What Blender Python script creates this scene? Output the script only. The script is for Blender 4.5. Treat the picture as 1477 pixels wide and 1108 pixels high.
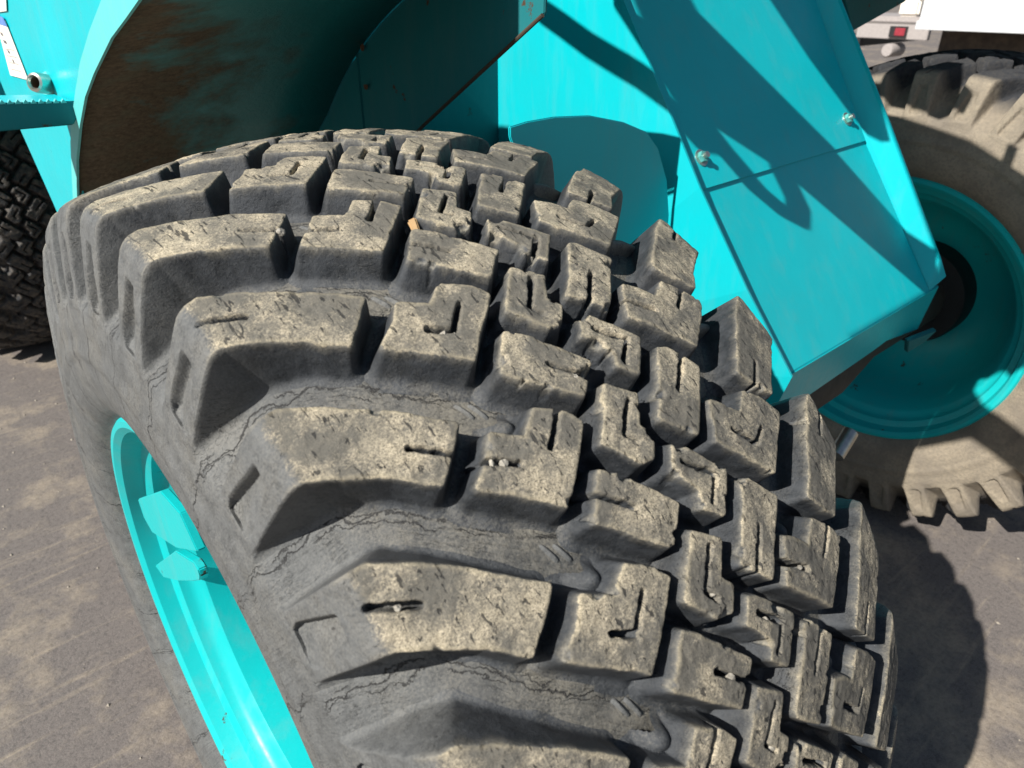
import bpy, bmesh, math, random
import numpy as np
from mathutils import Vector, Matrix

sc = bpy.context.scene
for o in list(bpy.data.objects):
    bpy.data.objects.remove(o)
C = sc.collection

# ------------------------------------------------------------------ camera
# metres; X = across the crane (away from the near wheel), Y = towards its rear, Z up, near hub above the origin
HUB = 0.672
cd = bpy.data.cameras.new('camera')
cam = bpy.data.objects.new('camera', cd); C.objects.link(cam)
cam.location = (-0.4142, -0.745, 1.504)
cam.rotation_euler = (math.radians(90 - 28.81), 0, math.radians(-41.55))
cd.sensor_width = 36; cd.lens = 1042.33 / 1477 * 36
cd.clip_start = 0.02; cd.clip_end = 500
cd.dof.use_dof = True; cd.dof.focus_distance = 0.86; cd.dof.aperture_fstop = 9.0
sc.camera = cam

# ------------------------------------------------------------------ light
TS = Vector((-1.17, 0.0, 1.0)).normalized()          # towards the sun
elev = math.asin(TS.z); azim = math.atan2(TS.x, TS.y)
w = bpy.data.worlds.new('World'); sc.world = w; w.use_nodes = True
nt = w.node_tree; nt.nodes.clear()
sky = nt.nodes.new('ShaderNodeTexSky'); sky.sky_type = 'NISHITA'; sky.sun_disc = False
sky.sun_elevation = elev; sky.sun_rotation = azim
bg = nt.nodes.new('ShaderNodeBackground'); bg.inputs[1].default_value = 0.05
ow = nt.nodes.new('ShaderNodeOutputWorld')
nt.links.new(sky.outputs[0], bg.inputs[0]); nt.links.new(bg.outputs[0], ow.inputs[0])
sd = bpy.data.lights.new('sun', 'SUN'); sd.energy = 5.0; sd.angle = math.radians(0.53); sd.color = (1.0, 0.955, 0.88)
sun = bpy.data.objects.new('sun', sd); C.objects.link(sun)
sun.rotation_euler = TS.to_track_quat('Z', 'Y').to_euler()
sun.location = (-6, 0, 6)
sc.view_settings.view_transform = 'Standard'; sc.view_settings.look = 'None'
sc.view_settings.exposure = 0.56; sc.view_settings.gamma = 1.0; sc.view_settings.use_curve_mapping = False

# ------------------------------------------------------------------ material helpers
class NT:
    def __init__(s, name):
        s.m = bpy.data.materials.new(name); s.m.use_nodes = True
        s.t = s.m.node_tree; s.t.nodes.clear()
        s.out = s.n('ShaderNodeOutputMaterial'); s.b = s.n('ShaderNodeBsdfPrincipled')
        s.l(s.b.outputs[0], s.out.inputs[0])
    def n(s, k, **kw):
        nd = s.t.nodes.new(k)
        for a, v in kw.items(): setattr(nd, a, v)
        return nd
    def l(s, a, b): s.t.links.new(a, b)
    def co(s, kind='Object', scale=(1, 1, 1), rot=(0, 0, 0)):
        if kind == 'World': c = s.n('ShaderNodeNewGeometry').outputs['Position']
        else: c = s.n('ShaderNodeTexCoord').outputs[kind]
        mp = s.n('ShaderNodeMapping'); mp.inputs['Scale'].default_value = scale; mp.inputs['Rotation'].default_value = rot
        s.l(c, mp.inputs[0]); return mp.outputs[0]
    def noise(s, vec, scale, det=4, rough=0.6, dist=0.0):
        nd = s.n('ShaderNodeTexNoise'); s.l(vec, nd.inputs['Vector'])
        nd.inputs['Scale'].default_value = scale; nd.inputs['Detail'].default_value = det
        nd.inputs['Roughness'].default_value = rough; nd.inputs['Distortion'].default_value = dist
        return nd.outputs[0]
    def voro(s, vec, scale, feature='F1', rand=1.0):
        nd = s.n('ShaderNodeTexVoronoi'); nd.feature = feature; s.l(vec, nd.inputs['Vector'])
        nd.inputs['Scale'].default_value = scale; nd.inputs['Randomness'].default_value = rand
        return nd.outputs['Distance']
    def ramp(s, fac, stops, interp='LINEAR'):
        nd = s.n('ShaderNodeValToRGB'); cr = nd.color_ramp; cr.interpolation = interp
        while len(cr.elements) < len(stops): cr.elements.new(0.5)
        for e, (p, c) in zip(cr.elements, stops):
            e.position = p; e.color = (c, c, c, 1) if isinstance(c, (int, float)) else (*c, 1)
        s.l(fac, nd.inputs[0]); return nd.outputs[0]
    def mix(s, fac, a, b, blend='MIX'):
        nd = s.n('ShaderNodeMixRGB', blend_type=blend)
        for v, i in ((fac, 0), (a, 1), (b, 2)):
            if hasattr(v, 'is_output') or isinstance(v, bpy.types.NodeSocket): s.l(v, nd.inputs[i])
            elif isinstance(v, (int, float)): nd.inputs[i].default_value = v if i == 0 else (v, v, v, 1)
            else: nd.inputs[i].default_value = (*v, 1)
        return nd.outputs[0]
    def math(s, op, a, b=0.0, clamp=False):
        nd = s.n('ShaderNodeMath', operation=op); nd.use_clamp = clamp
        for v, i in ((a, 0), (b, 1)):
            if isinstance(v, bpy.types.NodeSocket): s.l(v, nd.inputs[i])
            else: nd.inputs[i].default_value = v
        return nd.outputs[0]
    def bump(s, h, strength, dist, normal=None):
        nd = s.n('ShaderNodeBump'); nd.inputs['Strength'].default_value = strength; nd.inputs['Distance'].default_value = dist
        s.l(h, nd.inputs['Height'])
        if normal is not None: s.l(normal, nd.inputs['Normal'])
        return nd.outputs[0]
    def set(s, color=None, rough=None, metal=None, normal=None, spec=None):
        for v, k in ((color, 'Base Color'), (rough, 'Roughness'), (metal, 'Metallic'), (normal, 'Normal'), (spec, 'Specular IOR Level')):
            if v is None: continue
            if isinstance(v, bpy.types.NodeSocket): s.l(v, s.b.inputs[k])
            elif isinstance(v, (int, float)): s.b.inputs[k].default_value = v
            else: s.b.inputs[k].default_value = (*v, 1)
        return s.m

def rubber_mat():
    m = NT('weathered_rubber')
    P = m.co('World')
    at = m.n('ShaderNodeAttribute', attribute_name='wear')     # 1 on the running surface, 0 in the grooves; alpha paints shade on flanks
    sep = m.n('ShaderNodeSeparateColor'); m.l(at.outputs['Color'], sep.inputs[0])
    top, rib = sep.outputs[0], sep.outputs[1]
    big = m.noise(P, 14, 4, 0.6); med = m.noise(P, 55, 5, 0.65); fine = m.noise(P, 420, 5, 0.75); gr = m.noise(P, 900, 3, 0.8)
    # bare rubber, greyed by age
    bare = m.mix(m.ramp(med, [(0.3, 0), (0.7, 1)]), (0.014, 0.017, 0.021), (0.050, 0.056, 0.065))
    bare = m.mix(m.math('MULTIPLY', m.ramp(fine, [(0.35, 0), (0.75, 0.5)]), at.outputs['Alpha']), bare, (0.13, 0.135, 0.137))
    # thin film of silt in grooves, held back on flanks to paint their shade
    film = m.ramp(m.math('ADD', m.math('MULTIPLY', big, 0.65), m.math('MULTIPLY', fine, 0.45)), [(0.52, 0), (0.70, 0.50)])
    film = m.math('MULTIPLY', film, at.outputs['Alpha'])
    bare = m.mix(film, bare, (0.23, 0.212, 0.175))
    greyd = m.math('MAXIMUM', m.math('MULTIPLY', m.math('SUBTRACT', 1.0, sep.outputs[2]), 0.62), m.math('MULTIPLY', rib, m.math('MULTIPLY', at.outputs['Alpha'], 1.1)), True)
    bare = m.mix(m.math('MULTIPLY', greyd, m.ramp(m.math('ADD', m.math('MULTIPLY', med, .5), m.math('MULTIPLY', fine, .5)), [(0.30, 0.25), (0.62, 1)])), bare, (0.175, 0.178, 0.172))
    specks = m.ramp(m.voro(P, 260), [(0.0, 1), (0.10, 0)])
    bare = m.mix(m.math('MULTIPLY', specks, m.ramp(m.noise(P, 30, 2), [(0.50, 0), (0.62, 0.7)])), bare, (0.42, 0.39, 0.33))
    # dry mud cake on the running surface
    cake = m.mix(m.ramp(fine, [(0.3, 0), (0.62, 1)]), (0.22, 0.188, 0.134), (0.60, 0.522, 0.385))
    cake = m.mix(m.ramp(gr, [(0.38, 0.9), (0.47, 0)]), cake, (0.045, 0.047, 0.05))
    cake = m.mix(m.ramp(gr, [(0.56, 0), (0.68, 0.6)]), cake, (0.74, 0.65, 0.49))
    cake = m.mix(m.ramp(med, [(0.40, 0.55), (0.62, 0)]), cake, (0.17, 0.16, 0.135))
    worn = m.ramp(m.math('ADD', m.math('MULTIPLY', m.noise(P, 19, 3, 0.55), 0.75), m.math('MULTIPLY', fine, 0.3)), [(0.485, 0.82), (0.60, 0)])
    cake = m.mix(worn, cake, (0.105, 0.103, 0.095))
    cut = m.co('World', (1, 1, 1), (0.6, 0.3, 0.9)); wv = m.co('World', (260, 28, 150), (0.5, 0.35, 0.8))
    cuts = m.ramp(m.noise(wv, 1.0, 2, 0.5, 0.6), [(0.335, 1), (0.37, 0)])
    cake = m.mix(m.math('MULTIPLY', cuts, 0.85), cake, (0.035, 0.035, 0.035))
    keep = m.math('ADD', m.math('ADD', m.math('MULTIPLY', med, 0.42), m.math('MULTIPLY', fine, 0.42)), m.math('MULTIPLY', big, 0.24))
    thr = m.math('ADD', keep, m.math('MULTIPLY', m.math('SUBTRACT', top, 0.5), 0.95))
    mask = m.ramp(thr, [(0.60, 0), (0.80, 1)])
    col = m.mix(mask, bare, cake)
    ribm = m.math('MULTIPLY', rib, m.ramp(keep, [(0.40, 0), (0.62, 0.8)]))
    col = m.mix(ribm, col, (0.45, 0.39, 0.27))
    # age cracks running along the grooves
    ck = m.co('World', (30, 110, 110)); w1 = m.noise(ck, 1.0, 3, 0.6, 1.2)
    ga = m.n('ShaderNodeAttribute', attribute_name='groove'); gs = m.n('ShaderNodeSeparateXYZ'); m.l(ga.outputs['Vector'], gs.inputs[0])
    jit = m.math('ADD', m.math('MULTIPLY', m.math('SUBTRACT', m.noise(P, 26, 2, 0.5), 0.5), 0.30), m.math('MULTIPLY', m.math('SUBTRACT', m.noise(P, 170, 3, 0.75), 0.5), 0.10))
    vj = m.math('ADD', gs.outputs[1], jit); on = gs.outputs[2]
    def lines(v0, wd):
        own = m.math('ADD', vj, m.math('MULTIPLY', m.math('SUBTRACT', m.noise(m.co('World', (1, 1, 1), (v0 * 9, 0, 0)), 34, 2, 0.5), 0.5), 0.16))
        return m.ramp(m.math('ABSOLUTE', m.math('SUBTRACT', own, v0)), [(0.0, 1), (wd * 0.5, 0.9), (wd, 0)])
    main = m.math('MAXIMUM', m.math('MAXIMUM', lines(.155, .012), m.math('MULTIPLY', lines(.215, .008), m.ramp(m.noise(P, 17, 2), [(0.46, 0), (0.52, 1)]))), m.math('MULTIPLY', lines(.115, .008), m.ramp(m.noise(P, 21, 2), [(0.48, 0), (0.54, 1)])))
    main = m.math('MULTIPLY', m.math('MULTIPLY', main, on), m.ramp(m.noise(P, 12, 3), [(0.40, 0), (0.47, 1)]))
    fv = m.n('ShaderNodeCombineXYZ'); m.l(m.math('MULTIPLY', gs.outputs[0], 3.0), fv.inputs[0]); m.l(m.math('MULTIPLY', m.math('ADD', gs.outputs[1], m.math('MULTIPLY', jit, 0.4)), 34.0), fv.inputs[1])
    fine_l = m.ramp(m.math('ABSOLUTE', m.math('SUBTRACT', m.noise(fv.outputs[0], 1.3, 3, 0.6), 0.5)), [(0.0, 1), (0.014, 0)])
    main = m.math('MAXIMUM', main, m.math('MULTIPLY', m.math('MULTIPLY', fine_l, on), m.ramp(m.noise(P, 9, 3), [(0.45, 0), (0.55, 0.6)])))
    line = m.math('ABSOLUTE', m.math('SUBTRACT', w1, 0.5))
    crk = m.math('MULTIPLY', m.ramp(line, [(0.0, 1), (0.012, 0)]), m.ramp(big, [(0.52, 0), (0.60, 1)]))
    crk = m.math('MAXIMUM', m.math('MULTIPLY', crk, m.math('SUBTRACT', 1.0, mask)), main)
    col = m.mix(m.math('MULTIPLY', crk, 0.92), col, (0.008, 0.008, 0.009))
    h = m.math('ADD', m.math('MULTIPLY', fine, 0.7), m.math('MULTIPLY', gr, 0.6))
    h = m.math('SUBTRACT', h, m.math('MULTIPLY', crk, 1.3))
    h = m.math('SUBTRACT', h, m.math('MULTIPLY', m.math('MULTIPLY', cuts, mask), 1.2))
    n1 = m.bump(h, 0.55, 0.0016); n2 = m.bump(med, 0.5, 0.004, n1)
    rough = m.mix(mask, m.ramp(med, [(0.3, 0.5), (0.7, 0.72)]), (0.95, 0.95, 0.95))
    return m.set(col, rough, 0.0, n2, m.mix(mask, 0.45, 0.12))

def dusty_tyre_mat():
    m = NT('mud_caked_rubber'); P = m.co('World')
    a = m.noise(P, 9, 5, 0.6); f = m.noise(P, 120, 5, 0.7)
    c = m.mix(m.ramp(a, [(0.38, 0), (0.66, 1)]), (0.31, 0.262, 0.195), (0.18, 0.155, 0.125))
    c = m.mix(m.ramp(f, [(0.40, 0.6), (0.55, 0)]), c, (0.19, 0.165, 0.13))
    at = m.n('ShaderNodeAttribute', attribute_name='wear'); sep = m.n('ShaderNodeSeparateColor'); m.l(at.outputs['Color'], sep.inputs[0])
    c = m.mix(m.math('MULTIPLY', sep.outputs[2], m.ramp(f, [(0.3, 0.97), (0.7, 0.85)])), c, (0.014, 0.018, 0.026))  # black tread rubber, darkened further to paint in the shade over it
    return m.set(c, 0.93, 0, m.bump(m.math('ADD', a, f), 0.5, 0.006))

def dark_tyre_mat():
    m = NT('dirty_black_rubber'); P = m.co('World')
    f = m.noise(P, 60, 5, 0.7)
    c = m.mix(m.ramp(f, [(0.42, 0), (0.68, 1)]), (0.022, 0.024, 0.028), (0.11, 0.09, 0.07))
    return m.set(c, 0.8, 0, m.bump(f, 0.5, 0.005))

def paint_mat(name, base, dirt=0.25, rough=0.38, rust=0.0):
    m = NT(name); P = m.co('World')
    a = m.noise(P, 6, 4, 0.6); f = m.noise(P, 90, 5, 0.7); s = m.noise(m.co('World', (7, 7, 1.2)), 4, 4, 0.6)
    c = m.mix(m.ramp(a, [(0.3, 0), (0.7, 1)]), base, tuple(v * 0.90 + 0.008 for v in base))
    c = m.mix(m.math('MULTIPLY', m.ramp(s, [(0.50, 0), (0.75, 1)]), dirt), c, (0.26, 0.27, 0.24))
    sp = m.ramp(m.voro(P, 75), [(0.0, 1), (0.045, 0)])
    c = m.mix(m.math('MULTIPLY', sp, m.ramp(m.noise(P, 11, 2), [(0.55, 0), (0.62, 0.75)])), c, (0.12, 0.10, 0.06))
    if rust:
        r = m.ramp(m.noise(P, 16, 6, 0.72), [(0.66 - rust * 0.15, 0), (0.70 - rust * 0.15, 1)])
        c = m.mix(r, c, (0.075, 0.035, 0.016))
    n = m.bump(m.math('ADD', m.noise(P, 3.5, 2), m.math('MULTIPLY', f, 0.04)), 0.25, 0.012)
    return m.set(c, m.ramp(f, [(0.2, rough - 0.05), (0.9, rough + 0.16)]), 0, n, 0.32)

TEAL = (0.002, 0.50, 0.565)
def fender_inner_mat():
    # wing underside: shade-darkened paint at the axle side, dried mud spray towards the rear
    m = NT('mud_sprayed_underside'); P = m.co('World')
    sep = m.n('ShaderNodeSeparateXYZ'); m.l(m.n('ShaderNodeNewGeometry').outputs['Position'], sep.inputs[0])
    a = m.noise(P, 7, 5, 0.65); f = m.noise(P, 110, 5, 0.75)
    v = m.math('ADD', m.math('SUBTRACT', m.math('MULTIPLY', sep.outputs[1], 0.8), m.math('SUBTRACT', m.math('MULTIPLY', sep.outputs[0], 1.8), 0.3)), m.math('MULTIPLY', m.math('SUBTRACT', a, 0.5), 1.3))
    mask = m.ramp(v, [(0.42, 0), (0.72, 1)])
    mud = m.mix(m.ramp(f, [(0.35, 0), (0.65, 1)]), (0.065, 0.048, 0.029), (0.14, 0.105, 0.064))
    mud = m.mix(m.ramp(m.noise(P, 22, 4), [(0.5, 0), (0.7, 0.5)]), mud, (0.10, 0.11, 0.07))
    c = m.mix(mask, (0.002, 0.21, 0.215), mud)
    return m.set(c, m.mix(mask, 0.45, 0.95), 0, m.bump(f, 0.4, 0.003))

def ground_mat():
    m = NT('dusty_asphalt'); P = m.co('World')
    a = m.noise(P, 1.1, 5, 0.6); b = m.noise(P, 5.5, 6, 0.68); f = m.noise(P, 80, 4, 0.7); g = m.noise(P, 330, 3, 0.7)
    asp = m.mix(m.ramp(g, [(0.3, 0), (0.7, 1)]), (0.105, 0.093, 0.088), (0.225, 0.198, 0.183))
    asp = m.mix(m.ramp(f, [(0.36, 0.5), (0.5, 0)]), asp, (0.07, 0.065, 0.065))
    sand = m.mix(m.ramp(f, [(0.3, 0), (0.7, 1)]), (0.30, 0.245, 0.18), (0.44, 0.37, 0.28))
    k = m.ramp(m.math('ADD', m.math('MULTIPLY', a, 0.5), m.math('MULTIPLY', b, 0.6)), [(0.54, 0), (0.70, 0.75)])
    st = m.noise(m.co('World', (1, 14, 1), (0, 0, 0.5)), 2.2, 5, 0.65)
    k = m.mix(1.0, k, m.ramp(st, [(0.56, 0), (0.72, 0.5)]), 'SCREEN')
    c = m.mix(k, asp, sand)
    peb = m.ramp(m.voro(P, 55), [(0.0, 1), (0.16, 0)])
    pk = m.math('MULTIPLY', peb, m.ramp(m.noise(P, 7, 3), [(0.55, 0), (0.64, 0.8)]))
    c = m.mix(pk, c, (0.34, 0.29, 0.23))
    n = m.bump(m.math('ADD', m.math('MULTIPLY', g, 0.5), m.math('MULTIPLY', f, 0.8)), 0.6, 0.004)
    n = m.bump(pk, 0.7, 0.006, n); n = m.bump(b, 0.4, 0.02, n)
    return m.set(c, 0.9, 0, n, 0.3)

def plain(name, col, rough=0.6, metal=0.0, var=0.25, sc_=30, bump=0.2):
    m = NT(name); P = m.co('World'); f = m.noise(P, sc_, 5, 0.65)
    c = m.mix(m.ramp(f, [(0.3, 0), (0.7, 1)]), tuple(v * (1 - var) for v in col), tuple(min(1, v * (1 + var)) for v in col))
    return m.set(c, rough, metal, m.bump(f, bump, 0.003))

RUB = rubber_mat(); DUSTY = dusty_tyre_mat(); DARK = dark_tyre_mat()
PAINT = paint_mat('turquoise_paint', TEAL, 0.10, 0.30)
PAINTR_SHADED = paint_mat('shade_darkened_rusty_turquoise', (0.002, 0.16, 0.18), 0.06, 0.7, 0.2)  # turquoise with rust spots, base darkened to paint in the shade
PALE = paint_mat('pale_turquoise_paint', (0.12, 0.60, 0.60), 0.12, 0.35)  # lighter tone of the turquoise
RIMP = paint_mat('rim_paint', (0.003, 0.46, 0.475), 0.14, 0.34, 0.1)
UNDER = fender_inner_mat(); GROUND = ground_mat()
RUST = plain('rusty_edge', (0.10, 0.055, 0.03), 0.9); ZINC = plain('zinc', (0.55, 0.52, 0.46), 0.35, 0.9)
BOLT = plain('painted_bolt', (0.10, 0.42, 0.40), 0.4, 0.2); BLACK = plain('black_grease', (0.012, 0.012, 0.014), 0.6)
AXLE = plain('grimy_axle', (0.055, 0.045, 0.038), 0.75); WHITE = plain('white_body_paint', (0.60, 0.62, 0.64), 0.4, 0, 0.03, 3)
GREY = plain('grey_primer', (0.34, 0.31, 0.30), 0.7, 0, 0.15); RED = plain('red_lens', (0.28, 0.03, 0.045), 0.3)
PAPER = plain('decal_vinyl', (0.82, 0.76, 0.68), 0.5, 0, 0.05, 40, 0.05); INK = plain('decal_ink', (0.10, 0.10, 0.11), 0.5)
BLUE = plain('decal_blue', (0.14, 0.26, 0.62), 0.5); STONE = plain('pale_stone', (0.30, 0.28, 0.24), 0.8, 0, 0.6, 60)
WOOD = plain('wood_chip', (0.42, 0.27, 0.13), 0.8); GRASS = plain('weed_green', (0.10, 0.14, 0.04), 0.8, 0, 0.4)
BROWN = plain('brown_chassis', (0.045, 0.032, 0.022), 0.8, 0, .6, 6)

# ------------------------------------------------------------------ object helpers
def link(o, parent=None):
    C.objects.link(o)
    if parent is not None: o.parent = parent
    return o
def mesh_obj(name, verts, faces, mat, parent=None, smooth=False, mats=None):
    me = bpy.data.meshes.new(name); me.from_pydata([tuple(v) for v in verts], [], faces)
    for m_ in (mats or [mat]): me.materials.append(m_)
    if smooth: me.polygons.foreach_set('use_smooth', [True] * len(me.polygons))
    me.update(); return link(bpy.data.objects.new(name, me), parent)
def bm_obj(name, bm, mat, parent=None, smooth=False, angle=None):
    me = bpy.data.meshes.new(name); bmesh.ops.recalc_face_normals(bm, faces=bm.faces); bm.to_mesh(me); bm.free()
    me.materials.append(mat)
    if smooth:
        me.polygons.foreach_set('use_smooth', [True] * len(me.polygons))
        if angle: me.set_sharp_from_angle(angle=math.radians(angle))
    return link(bpy.data.objects.new(name, me), parent)
def empty(name, loc=(0, 0, 0), parent=None):
    o = bpy.data.objects.new(name, None); o.location = loc; o.empty_display_size = 0.1; return link(o, parent)
def tag(o, label=None, cat=None, group=None, kind=None):
    for k, v in (('label', label), ('category', cat), ('group', group), ('kind', kind)):
        if v: o[k] = v
    return o
def plate(name, pts, thick, mat, parent=None, bevel=0.0015, flip=False):
    """a sheet of steel: polygon of 3D points given thickness behind its face"""
    P = [Vector(p) for p in pts]; n = Vector((0, 0, 0))
    for i in range(len(P)):
        a, b = P[i], P[(i + 1) % len(P)]; n += a.cross(b)
    n.normalize()
    if flip: n = -n
    bm = bmesh.new(); A = [bm.verts.new(p) for p in P]; B = [bm.verts.new(p - n * thick) for p in P]
    bm.faces.new(A); bm.faces.new(B[::-1])
    for i in range(len(P)):
        j = (i + 1) % len(P); bm.faces.new((A[i], B[i], B[j], A[j]))
    bmesh.ops.recalc_face_normals(bm, faces=bm.faces)
    if bevel:
        bmesh.ops.bevel(bm, geom=list(bm.edges), offset=bevel, segments=2, affect='EDGES', clamp_overlap=True)
    return bm_obj(name, bm, mat, parent, True, 35)
def box(name, lo, hi, mat, parent=None, bevel=0.002):
    x0, y0, z0 = lo; x1, y1, z1 = hi
    return plate(name, [(x0, y0, z1), (x1, y0, z1), (x1, y1, z1), (x0, y1, z1)], z1 - z0, mat, parent, bevel)
def tube(name, pts, r, mat, parent=None, seg=14, caps=True):
    P = [Vector(p) for p in pts]; bm = bmesh.new(); rings = []
    for i, p in enumerate(P):
        d = (P[min(i + 1, len(P) - 1)] - P[max(i - 1, 0)]).normalized()
        a = d.orthogonal().normalized() if i == 0 else (a0 - d * a0.dot(d)).normalized()
        a0 = a; b = d.cross(a); rr = r[i] if isinstance(r, (list, tuple)) else r
        rings.append([bm.verts.new(p + a * rr * math.cos(t) + b * rr * math.sin(t)) for t in [2 * math.pi * k / seg for k in range(seg)]])
    for u, v in zip(rings, rings[1:]):
        for k in range(seg): bm.faces.new((u[k], u[(k + 1) % seg], v[(k + 1) % seg], v[k]))
    if caps: bm.faces.new(rings[0][::-1]); bm.faces.new(rings[-1])
    return bm_obj(name, bm, mat, parent, True, 40)
def revolve(name, prof, mat, parent=None, seg=192, smooth=True, angle=35, center=(0, 0, 0), a0=0.0, a1=2 * math.pi):
    """profile of (x, r) about the X axis"""
    full = abs(a1 - a0 - 2 * math.pi) < 1e-6; n = seg if full else seg + 1
    V = []; F = []; m_ = len(prof)
    for i in range(n):
        t = a0 + (a1 - a0) * i / seg
        for x, r in prof: V.append((center[0] + x, center[1] - r * math.sin(t), center[2] + r * math.cos(t)))
    for i in range(seg):
        j = (i + 1) % n
        for k in range(m_ - 1): F.append((i * m_ + k, j * m_ + k, j * m_ + k + 1, i * m_ + k + 1))
    o = mesh_obj(name, V, F, mat, parent, smooth)
    if smooth and angle: o.data.set_sharp_from_angle(angle=math.radians(angle))
    return o

# ------------------------------------------------------------------ tyre geometry
NP_ = 32; PITCH = 2 * math.pi / NP_; MM = 133.5           # 32 pitches round, 133.5 mm each on the crown
Tt = np.array([0, .05, .10, .15, .18, .22, .25, .262, .272, .290, .330, .373, .40])
Ox = np.array([0, .05, .10, .15, .18, .22, .25, .2605, .2668, .2715, .2785, .2850, .2885])
Or_ = np.array([.685, .6836, .6793, .6722, .6665, .6574, .6497, .6450, .6365, .6180, .580, .5385, .512])
Bx = np.array([0, .05, .10, .148, .175, .203, .220, .2265, .233, .2450, .2640, .2843, .2880])
Br = np.array([.651, .650, .6465, .6395, .6315, .6165, .600, .592, .584, .5720, .5550, .5380, .5115])
def smooth_tab(n=400):
    t = np.linspace(0, .40, n); out = []
    for a in (Ox, Or_, Bx, Br):
        y = np.interp(t, Tt, a); k = np.exp(-0.5 * (np.arange(-12, 13) / (3.0)) ** 2); k /= k.sum()
        yp = np.pad(y, 12, mode='reflect', reflect_type='odd'); out.append(np.convolve(yp, k, 'valid'))
    return (t, *out)
ST = smooth_tab()
def prof_at(t):
    s = np.sign(t); s[s == 0] = 1; a = np.abs(t)
    ox, orr, bx, br = (np.interp(a, ST[0], q) for q in ST[1:])
    return ox * s, orr, bx * s, br

rngN = np.random.default_rng(11); LAT = rngN.random((256, 256)) * 2 - 1
def vnoise(x, y, seed=0):
    x = x + seed * 17.31; y = y + seed * 9.77
    xi = np.floor(x).astype(int); yi = np.floor(y).astype(int); fx = x - xi; fy = y - yi
    fx = fx * fx * (3 - 2 * fx); fy = fy * fy * (3 - 2 * fy)
    g = lambda a, b: LAT[a % 256, b % 256]
    return (g(xi, yi) * (1 - fx) + g(xi + 1, yi) * fx) * (1 - fy) + (g(xi, yi + 1) * (1 - fx) + g(xi + 1, yi + 1) * fx) * fy
def sdf_poly(X, Y, P):
    d = np.full(X.shape, 1e9); inside = np.zeros(X.shape, bool); n = len(P)
    for i in range(n):
        ax, ay = P[i]; bx, by = P[(i + 1) % n]; ex, ey = bx - ax, by - ay
        t = np.clip(((X - ax) * ex + (Y - ay) * ey) / (ex * ex + ey * ey), 0, 1)
        d = np.minimum(d, np.hypot(X - ax - t * ex, Y - ay - t * ey))
        c = ((ay > Y) != (by > Y)); 
        if abs(by - ay) > 1e-9: inside ^= c & (X < (bx - ax) * (Y - ay) / (by - ay) + ax)
    return np.where(inside, -d, d)
def sdf_line(X, Y, L):
    d = np.full(X.shape, 1e9)
    for (ax, ay), (bx, by) in zip(L, L[1:]):
        ex, ey = bx - ax, by - ay; t = np.clip(((X - ax) * ex + (Y - ay) * ey) / (ex * ex + ey * ey), 0, 1)
        d = np.minimum(d, np.hypot(X - ax - t * ex, Y - ay - t * ey))
    return d
def inset(P, r):
    n = len(P); area = sum(P[i][0] * P[(i + 1) % n][1] - P[(i + 1) % n][0] * P[i][1] for i in range(n)); s = 1 if area > 0 else -1
    out = []
    for i in range(n):
        a, b, c = np.array(P[i - 1]), np.array(P[i]), np.array(P[(i + 1) % n])
        u = (b - a) / np.linalg.norm(b - a); v = (c - b) / np.linalg.norm(c - b)
        n1 = np.array([-u[1], u[0]]) * s; n2 = np.array([-v[1], v[0]]) * s; m_ = n1 + n2; q = m_ / max(m_ @ m_, .4) * 2
        out.append(tuple(b + q * r))
    return out

def U(L): return [(x, y * MM) for x, y in L]
# traced outlines: x in mm from the tyre centre line, y in pitches round the tyre
LUG = U([(-266, 2.56), (-250, 2.565), (-219, 2.70), (-180, 2.915), (-144, 3.14), (-180, 3.42), (-208, 3.245), (-240, 3.10), (-258, 3.03), (-270, 3.02), (-330, 3.02), (-388, 3.035), (-388, 2.50), (-372, 2.50), (-330, 2.525), (-285, 2.55)])
POCK = U([(-290, 2.71), (-292, 2.87), (-352, 2.95), (-364, 2.93), (-364, 2.64), (-354, 2.61)])
B2 = U([(-129, 3.26), (-106, 3.365), (-96, 3.305), (-87, 3.24), (-63, 3.36), (-54, 3.465), (-105, 3.85), (-162, 3.51), (-141, 3.37)])
B3 = U([(-67, 3.73), (-51, 3.82), (-12, 4.15), (-40, 4.345), (-95, 3.985)])
C4 = U([(-16, 4.31), (10, 4.46), (-8, 4.64), (1, 4.725), (-14, 4.855), (-28, 4.845), (-54, 4.62)])
S1 = U([(9, 3.82), (19, 3.86), (55, 4.135), (25, 4.365), (6, 4.24), (13, 4.155), (2, 4.03), (-6, 3.97)])
C5 = U([(64, 4.235), (75, 4.265), (99, 4.475), (45, 4.87), (14, 4.66)])
C6 = U([(82, 4.70), (96, 4.76), (112, 4.86), (136, 4.755), (156, 4.87), (174, 5.035), (114, 5.35), (58, 4.96)])
mir = lambda P, c: [(-x, c * MM - y) for x, y in P]
refl = lambda P: [(-x, y + 1.49 * MM) for x, y in P]
RLUG = refl(LUG); RPOCK = refl(POCK)
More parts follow.
